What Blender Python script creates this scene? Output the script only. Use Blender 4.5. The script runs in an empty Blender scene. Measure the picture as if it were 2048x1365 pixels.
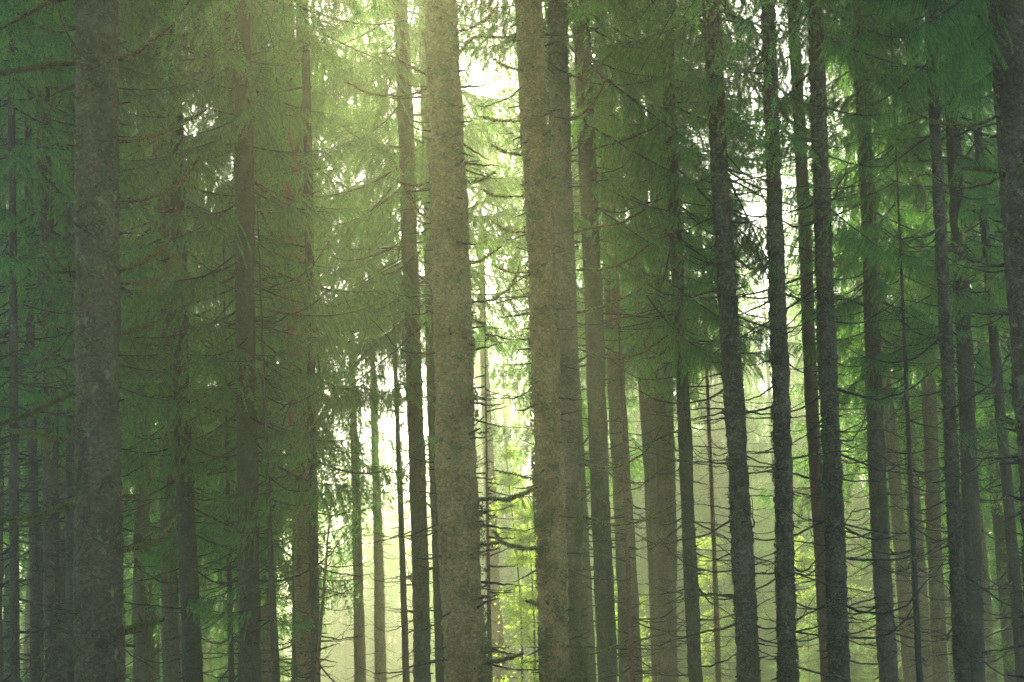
import bpy, math, random
import numpy as np
from mathutils import Vector, Matrix, Quaternion

random.seed(7)
RNG = np.random.default_rng(7)
scene = bpy.context.scene
COL = scene.collection

# ------------------------------------------------------------------ camera
PITCH, ROLL = math.radians(10.0), math.radians(2.1)
F_PX = 3870.0                      # focal length in pixels of the 2048 px wide photograph
CAM = Vector((0.0, 0.0, 1.7))
FWD = Vector((0, math.cos(PITCH), math.sin(PITCH)))
R0, U0 = Vector((1, 0, 0)), Vector((0, -math.sin(PITCH), math.cos(PITCH)))
RIGHT = R0 * math.cos(ROLL) - U0 * math.sin(ROLL)
UP = U0 * math.cos(ROLL) + R0 * math.sin(ROLL)
cd = bpy.data.cameras.new('camera')
cd.sensor_width = 36.0
cd.lens = 36.0 * F_PX / 2048.0
cd.clip_start, cd.clip_end = 0.1, 2000.0
cam = bpy.data.objects.new('camera', cd)
cam.matrix_world = Matrix(((RIGHT.x, UP.x, -FWD.x, CAM.x), (RIGHT.y, UP.y, -FWD.y, CAM.y),
                           (RIGHT.z, UP.z, -FWD.z, CAM.z), (0, 0, 0, 1)))
COL.objects.link(cam)
scene.camera = cam

# ------------------------------------------------------------------ sky and sun
SUN_AZ, SUN_EL = math.radians(-3.2), math.radians(31.5)
world = bpy.data.worlds.new('World')
scene.world = world
world.use_nodes = True
wn, wl = world.node_tree.nodes, world.node_tree.links
sky = wn.new('ShaderNodeTexSky')
sky.sky_type = 'NISHITA'
sky.sun_disc = False
sky.sun_elevation = SUN_EL
sky.sun_rotation = SUN_AZ
sky.dust_density = 2.5
sky.air_density = 0.9
sky.ozone_density = 0.8
sky.altitude = 600
wl.new(sky.outputs[0], wn['Background'].inputs[0])
wn['Background'].inputs[1].default_value = 0.12

sd = bpy.data.lights.new('sun', 'SUN')
sd.energy = 5.0
sd.angle = math.radians(0.6)
sd.color = (1.0, 0.82, 0.40)
sun = bpy.data.objects.new('sun', sd)
sdir = Vector((math.sin(SUN_AZ) * math.cos(SUN_EL), math.cos(SUN_AZ) * math.cos(SUN_EL), math.sin(SUN_EL)))
sun.rotation_euler = (-sdir).to_track_quat('-Z', 'Y').to_euler()
sun.location = sdir * 60
COL.objects.link(sun)

vs = scene.view_settings
vs.view_transform = 'Standard'
vs.look = 'None'
vs.gamma = 1.0
vs.use_curve_mapping = False
vs.exposure = 1.88
HAZE_DENSITY, HAZE_G = 0.0026, 0.76
HAZE_COLOR = (0.82, 1.0, 0.82)

cy = scene.cycles
cy.max_bounces, cy.diffuse_bounces, cy.glossy_bounces = 4, 2, 1
cy.transmission_bounces, cy.transparent_max_bounces, cy.volume_bounces = 3, 4, 0
cy.caustics_reflective = cy.caustics_refractive = False
cy.sample_clamp_indirect = 3.0
cy.use_denoising = True
cy.denoiser = 'OPENIMAGEDENOISE'

# ------------------------------------------------------------------ helpers
def ground_z(x, y):
    return (0.12 * math.sin(x * 0.21 + 1.0) + 0.1 * math.sin(y * 0.17 + x * 0.06)
            - 0.018 * max(0.0, y - 45.0) - 0.05)

def at(px, py, depth):
    """the world point seen at a pixel of the photograph on the vertical plane y = depth"""
    d = FWD * F_PX + RIGHT * (px - 1024.0) - UP * (py - 682.5)
    return CAM + d * ((depth - CAM.y) / d.y)

class MB:
    """collects triangles, builds one mesh"""
    def __init__(self):
        self.v, self.f, self.m, self.s, self.n = [], [], [], [], 0
    def add(self, verts, tris, mat=0, smooth=False):
        verts = np.asarray(verts, np.float32).reshape(-1, 3)
        tris = np.asarray(tris, np.int32).reshape(-1, 3)
        self.v.append(verts); self.f.append(tris + self.n)
        self.m.append(np.full(len(tris), mat, np.int32)); self.s.append(np.full(len(tris), smooth, bool))
        self.n += len(verts)
    def arrays(self):
        return (np.concatenate(self.v), np.concatenate(self.f), np.concatenate(self.m), np.concatenate(self.s))
    def mesh(self, name, mats):
        v, f, m, s = self.arrays()
        return mesh_from(name, v, f, m, s, mats)

def mesh_from(name, v, f, m, s, mats):
    me = bpy.data.meshes.new(name)
    me.vertices.add(len(v)); me.vertices.foreach_set('co', v.astype(np.float32).ravel())
    me.loops.add(len(f) * 3); me.loops.foreach_set('vertex_index', f.astype(np.int32).ravel())
    me.polygons.add(len(f))
    me.polygons.foreach_set('loop_start', np.arange(0, len(f) * 3, 3, dtype=np.int32))
    me.polygons.foreach_set('material_index', m)
    me.polygons.foreach_set('use_smooth', s)
    for x in mats: me.materials.append(x)
    me.update(calc_edges=True)
    return me

def obj(name, me, parent=None, mat=None, pinv=None):
    o = bpy.data.objects.new(name, me)
    COL.objects.link(o)
    if parent is not None:
        o.parent = parent
        if pinv is not None: o.matrix_parent_inverse = pinv
    if mat is not None: o.matrix_basis = mat
    return o

def tag(o, label=None, cat=None, group=None, kind=None):
    if label: o['label'] = label
    if cat: o['category'] = cat
    if group: o['group'] = group
    if kind: o['kind'] = kind
    return o

def norm(a): return a / np.maximum(np.linalg.norm(a, axis=-1, keepdims=True), 1e-9)

def tube(mb, pts, radii, sides=5, mat=1, smooth=True):
    pts = np.asarray(pts, float); radii = np.asarray(radii, float)
    n = len(pts)
    T = norm(np.gradient(pts, axis=0))
    ref = np.array([0.0, 0, 1.0]) if abs(T[0, 2]) < 0.8 else np.array([1.0, 0, 0])
    A = norm(np.cross(T, ref)); B = np.cross(T, A)
    th = np.arange(sides) * 2 * math.pi / sides
    V = pts[:, None, :] + radii[:, None, None] * (np.cos(th)[None, :, None] * A[:, None, :] + np.sin(th)[None, :, None] * B[:, None, :])
    mb.add(V.reshape(-1, 3), grid_tris(n, sides), mat, smooth)
    # closing tip
    k = (n - 1) * sides
    mb.add(np.vstack([V[-1], pts[-1] + T[-1] * radii[-1]]), [(i, (i + 1) % sides, sides) for i in range(sides)], mat, smooth)

def grid_tris(n, sides):
    i = np.arange(n - 1)[:, None] * sides; j = np.arange(sides)[None, :]; j2 = (j + 1) % sides
    a, b, c, d = i + j, i + j2, i + sides + j2, i + sides + j
    return np.concatenate([np.stack([a, b, c], -1).reshape(-1, 3), np.stack([a, c, d], -1).reshape(-1, 3)])

def vnoise(u, v, nu, seed):
    """value noise, periodic in u with nu cells; v unbounded"""
    r = np.random.default_rng(seed)
    tab = r.random((nu, 1024))
    u = u % nu; iu = np.floor(u).astype(int); iv = np.floor(v).astype(int)
    fu, fv = u - iu, v - iv
    fu = fu * fu * (3 - 2 * fu); fv = fv * fv * (3 - 2 * fv)
    g = lambda a, b: tab[a % nu, b % 1024]
    return ((g(iu, iv) * (1 - fu) + g(iu + 1, iv) * fu) * (1 - fv) + (g(iu, iv + 1) * (1 - fu) + g(iu + 1, iv + 1) * fu) * fv)

def blades(mb, P, D, length, width, rng, mat=0, spread=0.8, along=0.6):
    """needle-like triangles growing from points P on a twig of direction D"""
    P = np.asarray(P, float); D = norm(np.asarray(D, float)); n = len(P)
    R = rng.normal(size=(n, 3)); R -= (R * D).sum(1, keepdims=True) * D; R = norm(R)
    L = length * rng.uniform(0.7, 1.25, (n, 1))
    tip = P + (D * along + R * spread) * L
    S = norm(np.cross(tip - P, rng.normal(size=(n, 3)))) * (width * 0.5) * rng.uniform(0.7, 1.2, (n, 1))
    M = P + (tip - P) * 0.35
    V = np.stack([P, M + S, tip, M - S], 1).reshape(-1, 3)
    k = np.arange(n)[:, None] * 4
    mb.add(V, np.concatenate([k + np.array([[0, 1, 2]]), k + np.array([[0, 2, 3]])]), mat)

# ------------------------------------------------------------------ materials
def new_mat(name):
    m = bpy.data.materials.new(name); m.use_nodes = True
    return m, m.node_tree.nodes, m.node_tree.links, m.node_tree.nodes['Principled BSDF']

def ramp(n, stops):
    r = n.new('ShaderNodeValToRGB')
    while len(r.color_ramp.elements) < len(stops): r.color_ramp.elements.new(0.5)
    for e, (p, c) in zip(r.color_ramp.elements, stops): e.position = p; e.color = (*c, 1)
    return r

def bark_material(name, dark, mid, light, lichen, lichen_amt, scale, bump, moss=(0.05, 0.07, 0.015), moss_amt=0.5, red=(0.066, 0.05, 0.026)):
    m, n, l, bs = new_mat(name)
    geo = n.new('ShaderNodeNewGeometry')
    def noise(sc, det, ro, stretch=1.0):
        mp = n.new('ShaderNodeMapping'); mp.inputs['Scale'].default_value = (1, 1, stretch)
        l.new(geo.outputs['Position'], mp.inputs['Vector'])
        t = n.new('ShaderNodeTexNoise'); t.inputs['Scale'].default_value = sc; t.inputs['Detail'].default_value = det; t.inputs['Roughness'].default_value = ro
        l.new(mp.outputs[0], t.inputs['Vector']); return t
    def math_(op, a, b, c=None):
        x = n.new('ShaderNodeMath'); x.operation = op
        for i, v in enumerate((a, b, c)):
            if v is None: continue
            if isinstance(v, (int, float)): x.inputs[i].default_value = v
            else: l.new(v, x.inputs[i])
        return x.outputs[0]
    def mix(f, a, b):
        x = n.new('ShaderNodeMix'); x.data_type = 'RGBA'; l.new(f, x.inputs[0]); l.new(a, x.inputs[6])
        if isinstance(b, tuple): x.inputs[7].default_value = (*b, 1)
        else: l.new(b, x.inputs[7])
        return x.outputs[2]
    warp = noise(7 * scale, 3, 0.6)
    wv = n.new('ShaderNodeVectorMath'); wv.operation = 'MULTIPLY_ADD'; wv.inputs[1].default_value = (0.07, 0.07, 0.07)
    l.new(warp.outputs['Color'], wv.inputs[0]); l.new(geo.outputs['Position'], wv.inputs[2])
    mp = n.new('ShaderNodeMapping'); mp.inputs['Scale'].default_value = (1, 1, 1.5); l.new(wv.outputs[0], mp.inputs['Vector'])
    plates = n.new('ShaderNodeTexVoronoi'); plates.feature = 'DISTANCE_TO_EDGE'; plates.inputs['Scale'].default_value = 23 * scale
    tone = n.new('ShaderNodeTexVoronoi'); tone.inputs['Scale'].default_value = 23 * scale
    l.new(mp.outputs[0], plates.inputs['Vector']); l.new(mp.outputs[0], tone.inputs['Vector'])
    tv = n.new('ShaderNodeSeparateColor'); l.new(tone.outputs['Color'], tv.inputs[0])
    edge = n.new('ShaderNodeMapRange'); edge.inputs[1].default_value = 0.0; edge.inputs[2].default_value = 0.16; l.new(plates.outputs['Distance'], edge.inputs[0])
    fine = noise(38 * scale, 5, 0.65)
    mid_n = noise(5 * scale, 6, 0.6, 0.6)
    v = math_('MULTIPLY_ADD', edge.outputs[0], 0.13, math_('MULTIPLY_ADD', tv.outputs[0], 0.13, math_('MULTIPLY_ADD', mid_n.outputs[0], 0.6, math_('MULTIPLY', fine.outputs[0], 0.45))))
    r1 = ramp(n, [(0.42, dark), (0.62, mid), (0.84, light)]); l.new(v, r1.inputs[0])
    rr_ = ramp(n, [(0.55, (0, 0, 0)), (0.75, (0.55, 0.55, 0.55))]); l.new(noise(1.7, 5, 0.6, 0.5).outputs[0], rr_.inputs[0])
    c = mix(rr_.outputs[0], r1.outputs[0], red)
    t = 0.70 - 0.2 * lichen_amt
    rl = ramp(n, [(t, (0, 0, 0)), (t + 0.035, (0.85, 0.85, 0.85))]); l.new(noise(6.5, 8, 0.68).outputs[0], rl.inputs[0])
    c = mix(rl.outputs[0], c, lichen)
    t = 0.7 - 0.2 * moss_amt
    rm = ramp(n, [(t, (0, 0, 0)), (t + 0.1, (0.75, 0.75, 0.75))]); l.new(noise(2.3, 8, 0.7, 0.6).outputs[0], rm.inputs[0])
    c = mix(rm.outputs[0], c, moss)
    l.new(c, bs.inputs['Base Color'])
    bs.inputs['Roughness'].default_value = 0.85
    bs.inputs['Specular IOR Level'].default_value = 0.25
    b1 = n.new('ShaderNodeBump'); b1.inputs['Strength'].default_value = bump; b1.inputs['Distance'].default_value = 0.035
    l.new(v, b1.inputs['Height']); l.new(b1.outputs[0], bs.inputs['Normal'])
    return m

BARK = {
    'brown':  bark_material('bark_brown', (0.035, 0.025, 0.009), (0.18, 0.125, 0.044), (0.31, 0.228, 0.09), (0.18, 0.19, 0.07), 0.4, 1.0, 0.8, moss=(0.075, 0.085, 0.025)),
    'grey':   bark_material('bark_grey', (0.012, 0.01, 0.005), (0.055, 0.045, 0.022), (0.125, 0.105, 0.055), (0.16, 0.175, 0.085), 0.5, 0.9, 0.9),
    'scaly':  bark_material('bark_scaly', (0.012, 0.011, 0.006), (0.055, 0.049, 0.027), (0.14, 0.125, 0.07), (0.19, 0.2, 0.11), 0.35, 0.75, 1.0),
    'dark':   bark_material('bark_dark', (0.014, 0.014, 0.008), (0.047, 0.046, 0.026), (0.092, 0.09, 0.052), (0.17, 0.19, 0.12), 0.25, 1.0, 0.8),
    'tan':    bark_material('bark_tan', (0.032, 0.026, 0.013), (0.11, 0.09, 0.048), (0.2, 0.165, 0.092), (0.18, 0.2, 0.11), 0.35, 0.9, 0.9, moss=(0.055, 0.07, 0.02), moss_amt=0.7),
    'red':    bark_material('bark_red', (0.05, 0.026, 0.016), (0.14, 0.075, 0.042), (0.22, 0.13, 0.075), (0.2, 0.22, 0.13), 0.2, 1.2, 0.6),
}

def leaf_material(name, c_dark, c_light, trans, mixv, rough=0.45):
    m, n, l, bs = new_mat(name)
    geo = n.new('ShaderNodeNewGeometry')
    info = n.new('ShaderNodeObjectInfo')
    nz = n.new('ShaderNodeTexNoise'); nz.inputs['Scale'].default_value = 2.6; nz.inputs['Detail'].default_value = 3
    l.new(geo.outputs['Position'], nz.inputs['Vector'])
    a0 = n.new('ShaderNodeMath'); a0.operation = 'MULTIPLY_ADD'; a0.inputs[1].default_value = 0.55
    nzs = n.new('ShaderNodeMath'); nzs.operation = 'MULTIPLY'; nzs.inputs[1].default_value = 0.35; l.new(nz.outputs[0], nzs.inputs[0])
    l.new(info.outputs['Random'], a0.inputs[0]); l.new(nzs.outputs[0], a0.inputs[2])
    ad = n.new('ShaderNodeMath'); ad.operation = 'MULTIPLY_ADD'; ad.inputs[1].default_value = 0.4
    l.new(geo.outputs['Random Per Island'], ad.inputs[0]); l.new(a0.outputs[0], ad.inputs[2])
    r = ramp(n, [(0.25, c_dark), (1.0, c_light)])
    l.new(ad.outputs[0], r.inputs[0])
    l.new(r.outputs[0], bs.inputs['Base Color'])
    bs.inputs['Roughness'].default_value = rough
    tr = n.new('ShaderNodeBsdfTranslucent'); tr.inputs[0].default_value = (*trans, 1)
    ms = n.new('ShaderNodeMixShader'); ms.inputs[0].default_value = mixv
    l.new(bs.outputs[0], ms.inputs[1]); l.new(tr.outputs[0], ms.inputs[2])
    l.new(ms.outputs[0], n['Material Output'].inputs['Surface'])
    return m

NEEDLE = leaf_material('spruce_needles', (0.006, 0.035, 0.016), (0.065, 0.25, 0.062), (0.09, 0.36, 0.06), 0.42)
FRESH = leaf_material('fresh_needle_tips', (0.03, 0.12, 0.028), (0.14, 0.38, 0.06), (0.2, 0.52, 0.06), 0.48)
LIME = leaf_material('broadleaf_lime', (0.09, 0.17, 0.02), (0.17, 0.27, 0.035), (0.42, 0.68, 0.07), 0.6)
MOSS = leaf_material('branch_moss', (0.05, 0.07, 0.018), (0.2, 0.24, 0.065), (0.2, 0.26, 0.06), 0.35, 0.9)
LICHEN = leaf_material('leafy_lichen', (0.04, 0.055, 0.02), (0.15, 0.175, 0.075), (0.14, 0.2, 0.06), 0.25, 0.9)
TWIG, tn, tl, tb = new_mat('twig_bark')
tb.inputs['Roughness'].default_value = 0.9
_g = tn.new('ShaderNodeNewGeometry'); _n = tn.new('ShaderNodeTexNoise'); _n.inputs['Scale'].default_value = 14; _n.inputs['Detail'].default_value = 4
tl.new(_g.outputs['Position'], _n.inputs['Vector'])
_r = ramp(tn, [(0.35, (0.013, 0.014, 0.009)), (0.55, (0.036, 0.038, 0.025)), (0.7, (0.11, 0.125, 0.075))])
tl.new(_n.outputs[0], _r.inputs[0]); tl.new(_r.outputs[0], tb.inputs['Base Color'])

# ------------------------------------------------------------------ ground and haze
def build_ground():
    xs = np.linspace(-170, 170, 120); ys = np.linspace(-40, 330, 130)
    V = np.array([(x, y, ground_z(x, y)) for y in ys for x in xs])
    nx = len(xs)
    i = (np.arange(len(ys) - 1)[:, None] * nx + np.arange(nx - 1)[None, :]).ravel()
    F = np.concatenate([np.stack([i, i + 1, i + nx + 1], 1), np.stack([i, i + nx + 1, i + nx], 1)])
    m, n, l, bs = new_mat('forest_floor')
    g = n.new('ShaderNodeNewGeometry'); t = n.new('ShaderNodeTexNoise'); t.inputs['Scale'].default_value = 1.3; t.inputs['Detail'].default_value = 10
    l.new(g.outputs['Position'], t.inputs['Vector'])
    r = ramp(n, [(0.35, (0.045, 0.033, 0.02)), (0.55, (0.05, 0.06, 0.02)), (0.7, (0.06, 0.09, 0.025))])
    l.new(t.outputs[0], r.inputs[0]); l.new(r.outputs[0], bs.inputs['Base Color']); bs.inputs['Roughness'].default_value = 0.95
    b = n.new('ShaderNodeBump'); b.inputs['Distance'].default_value = 0.1; l.new(t.outputs[0], b.inputs['Height']); l.new(b.outputs[0], bs.inputs['Normal'])
    o = obj('ground', mesh_from('ground', V, F, np.zeros(len(F), np.int32), np.ones(len(F), bool), [m]))
    tag(o, 'mossy forest floor of the spruce wood', 'ground', kind='structure')
build_ground()

def build_haze():
    x0, x1, y0, y1, z0, z1 = -178, 178, -48, 338, -8, 36.0
    V = np.array([(x, y, z) for z in (z0, z1) for y in (y0, y1) for x in (x0, x1)])
    F = [(0, 2, 1), (1, 2, 3), (4, 5, 6), (5, 7, 6), (0, 1, 4), (1, 5, 4), (2, 6, 3), (3, 6, 7), (0, 4, 2), (2, 4, 6), (1, 3, 5), (3, 7, 5)]
    m = bpy.data.materials.new('haze'); m.use_nodes = True
    n, l = m.node_tree.nodes, m.node_tree.links
    n.remove(n['Principled BSDF']); m.cycles.volume_sampling = 'DISTANCE'
    pv = n.new('ShaderNodeVolumePrincipled')
    pv.inputs['Color'].default_value = (*HAZE_COLOR, 1); pv.inputs['Density'].default_value = HAZE_DENSITY
    pv.inputs['Anisotropy'].default_value = HAZE_G
    l.new(pv.outputs[0], n['Material Output'].inputs['Volume'])
    o = obj('haze', mesh_from('haze', V, np.array(F), np.zeros(12, np.int32), np.zeros(12, bool), [m]))
    tag(o, 'pale morning mist hanging between the spruces', 'mist', kind='stuff')
build_haze()

# ------------------------------------------------------------------ spruce pieces: boughs, dead branches, crowns
def curve_pts(p, d, L, sag, n, rng, wob=0.02):
    """a twig leaving p in direction d, bending under gravity"""
    s = np.linspace(0, 1, n)[:, None]
    d = norm(np.asarray(d, float))
    P = np.asarray(p) + d * L * s + np.array([0, 0, -1.0]) * sag * L * s * s
    return P + rng.normal(size=(n, 3)) * wob * L * s

def make_bough(L, seed, a=0.45, b=0.28, hang=0.9, needle=0.03, width=0.0085, step=0.011, spacing=0.055, stem=0.016, sec=0.36, bare=0.15, tert=0.03):
    rng = np.random.default_rng(seed)
    mb = MB()
    t = np.linspace(0, 1, 16)
    P = np.stack([L * t * (1 - 0.08 * t), 0.04 * L * np.sin(t * 4 + seed), -a * L * t + b * L * t * t * 1.2], 1)
    tube(mb, P, stem * (1 - t) + 0.003, 5)
    T = norm(np.gradient(P, axis=0))
    NP, ND, NF = [], [], []
    def needles(Q, f0=0.0, fresh=0.6):
        seg = np.linalg.norm(np.diff(Q, axis=0), axis=1).sum()
        k = max(3, int(seg / step))
        u = np.linspace(f0, 1, k) * (len(Q) - 1); i = np.minimum(u.astype(int), len(Q) - 2); f = (u - i)[:, None]
        NP.append(Q[i] * (1 - f) + Q[i + 1] * f); ND.append(Q[i + 1] - Q[i]); NF.append(u / (len(Q) - 1) > fresh)
    m = int(L * (1 - bare) / (spacing * 1.35))
    for k in range(m):
        tt = bare + (1 - bare) * (k + rng.random()) / m
        i = min(int(tt * 15), 14); f = tt * 15 - i
        p = P[i] * (1 - f) + P[i + 1] * f
        side = 1 if k % 2 else -1
        shape = math.sin(min(1, (tt - bare) / 0.3 + 0.25) * math.pi / 2) * (1.12 - tt)
        l2 = L * sec * shape * rng.uniform(0.65, 1.15) + 0.1
        d = T[i] * rng.uniform(0.5, 0.9) + np.array([0, side * rng.uniform(0.5, 1.0), rng.uniform(-0.5, 0.05)])
        Q = curve_pts(p, d, l2, hang * rng.uniform(0.5, 1.2), 7, rng)
        tube(mb, Q, np.linspace(0.004, 0.0018, 7), 3, 1, False)
        needles(Q, 0.12, 0.8)
        QT = norm(np.gradient(Q, axis=0))
        for j in range(int(l2 / tert)):
            uu = rng.uniform(0.12, 0.97); ii = min(int(uu * 6), 5); ff = uu * 6 - ii
            q = Q[ii] * (1 - ff) + Q[ii + 1] * ff
            sd2 = np.cross(QT[ii], [0, 0, 1.0]) * rng.choice([-1, 1])
            d3 = QT[ii] * rng.uniform(0.3, 0.9) + sd2 * rng.uniform(0.3, 0.9) + np.array([0, 0, rng.uniform(-0.7, 0.0)])
            W = curve_pts(q, d3, rng.uniform(0.05, 0.15) * (1.2 - 0.6 * uu), 0.5 * hang, 4, rng)
            needles(W, 0.0, 0.45 if uu > 0.5 else 0.75)
    needles(P[9:])
    NP = np.concatenate(NP); ND = np.concatenate(ND); NF = np.concatenate(NF)
    for rep_ in range(2):
        blades(mb, NP[~NF], ND[~NF], needle, width, rng)
        blades(mb, NP[NF], ND[NF], needle, width, rng, 2)
    return mb

# detailed boughs; all run along +X from the origin, unit = metres
BOUGH, BOUGH_L = [], []
for i, (L, a, b, hang, sp, bare) in enumerate([(2.2, 0.42, 0.26, 0.8, 0.05, 0.15), (2.6, 0.5, 0.34, 1.1, 0.055, 0.2), (1.8, 0.3, 0.2, 0.6, 0.045, 0.12),
                                        (2.4, 0.55, 0.3, 1.3, 0.06, 0.3), (2.0, 0.36, 0.3, 1.0, 0.06, 0.38), (1.5, 0.5, 0.2, 0.7, 0.045, 0.1)]):
    BOUGH.append(make_bough(L, 20 + i, a, b, hang, spacing=sp, bare=bare).mesh('bough', [NEEDLE, TWIG, FRESH])); BOUGH_L.append(L)
# a fine-needled one for the branches close by, and a long straight one
FINE = make_bough(1.9, 41, 0.3, 0.12, 1.5, needle=0.022, width=0.005, step=0.007, spacing=0.036, sec=0.34, bare=0.12).mesh('bough', [NEEDLE, TWIG, FRESH])
LONG = make_bough(2.8, 43, 0.08, 0.05, 1.2, needle=0.03, width=0.008, step=0.0105, spacing=0.04, stem=0.026, sec=0.26, bare=0.1).mesh('bough', [NEEDLE, TWIG, FRESH])

def make_dead(L, seed, sag, up, twigs, r0=0.0105, moss=0.0):
    rng = np.random.default_rng(seed)
    mb = MB()
    t = np.linspace(0, 1, 14)
    P = np.stack([L * t, 0.06 * L * np.sin(t * 3 + seed) * t, L * (-sag * t + (sag + up) * t ** 2.3)], 1)
    P += np.cumsum(rng.normal(size=P.shape) * 0.011 * L, axis=0) * np.minimum(1, t * 3)[:, None]
    tube(mb, P, r0 * (1 - t) ** 0.8 + 0.0028, 5)
    for k in range(twigs):
        tt = rng.uniform(0.2, 0.95); i = min(int(tt * 13), 12)
        d = norm(P[i + 1] - P[i]) * rng.uniform(0.4, 0.9) + np.array([0, rng.choice([-1, 1]) * rng.uniform(0.4, 1), rng.uniform(-0.5, 0.5)])
        l2 = L * rng.uniform(0.08, 0.32) * (1.2 - tt)
        Q = curve_pts(P[i], d, l2, rng.uniform(-0.5, 0.3), 5, rng, 0.05)
        tube(mb, Q, np.linspace(0.004, 0.0016, 5), 3, 1, False)
    if moss > 0:
        n = int(420 * moss * L)
        u = rng.beta(1.3, 1.6, n) * 13; i = np.minimum(u.astype(int), 12); f = (u - i)[:, None]
        Q = P[i] * (1 - f) + P[i + 1] * f + rng.normal(size=(n, 3)) * 0.006
        blades(mb, Q, np.tile([0, 0, -0.5], (n, 1)) + rng.normal(size=(n, 3)) * 0.8, 0.024, 0.012, rng, 2)
    return mb
DEAD = [make_dead(1.0, 60 + i, s, u, tw, moss=mo).mesh('dead_branch', [NEEDLE, TWIG, MOSS]) for i, (s, u, tw, mo) in enumerate(
    [(0.25, 0.22, 5, 0), (0.35, 0.3, 8, 0.1), (0.15, 0.3, 3, 0), (0.4, 0.05, 9, 0.25), (0.2, 0.12, 4, 0.05), (0.45, 0.35, 6, 0),
     (0.1, -0.1, 7, 0.1), (0.3, 0.4, 2, 0), (0.5, -0.1, 10, 0.05), (0.22, 0.0, 12, 0.2),
     (0.05, 0.1, 14, 0.1), (0.3, -0.25, 16, 0.05), (0.6, 0.1, 12, 0), (0.12, 0.25, 18, 0), (0.35, 0.15, 3, 0.3), (-0.05, 0.0, 9, 0.15)])]
STUB = [make_dead(0.35, 80 + i, s, u, 1, 0.012, 0.15).mesh('branch_stub', [NEEDLE, TWIG, MOSS]) for i, (s, u) in enumerate([(0.1, 0.1), (0.25, -0.1), (-0.2, 0.2)])]

def small_bough(seed):
    """coarse bough for crowns high up or far away"""
    return make_bough(2.0, seed, 0.5, 0.3, 0.9, needle=0.075, width=0.022, step=0.05, spacing=0.075, sec=0.36, bare=0.1, tert=0.055)
SB = [small_bough(100 + i).arrays() for i in range(4)]

def make_crown(H, R, seed, gap=0.5):
    rng = np.random.default_rng(seed)
    mb = MB(); z = 0.0
    while z < H - 0.3:
        q = z / H
        L = (R * (1 - q) ** 0.5 * (1 - 0.25 * q) + 0.15)
        for k in range(rng.integers(3, 6)):
            v, f, m, s = SB[rng.integers(4)]
            sc = L / 2.0 * rng.uniform(0.65, 1.15)
            az = rng.uniform(0, 2 * math.pi); tilt = math.radians(rng.uniform(-10, 14) + 30 * max(0, q - 0.55))
            w = v * sc
            w = np.stack([w[:, 0] * math.cos(tilt) - w[:, 2] * math.sin(tilt), w[:, 1], w[:, 0] * math.sin(tilt) + w[:, 2] * math.cos(tilt)], 1)
            w = np.stack([w[:, 0] * math.cos(az) - w[:, 1] * math.sin(az), w[:, 0] * math.sin(az) + w[:, 1] * math.cos(az), w[:, 2] + z + rng.uniform(-0.15, 0.15)], 1)
            mb.v.append(w.astype(np.float32)); mb.f.append(f + mb.n); mb.m.append(m); mb.s.append(s); mb.n += len(v)
        z += gap * rng.uniform(0.75, 1.2)
    return mb.mesh('crown', [NEEDLE, TWIG, FRESH])
CROWN = [make_crown(14.0, 2.3, 200 + i, 0.55) for i in range(3)]      # unit height 14 m

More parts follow.
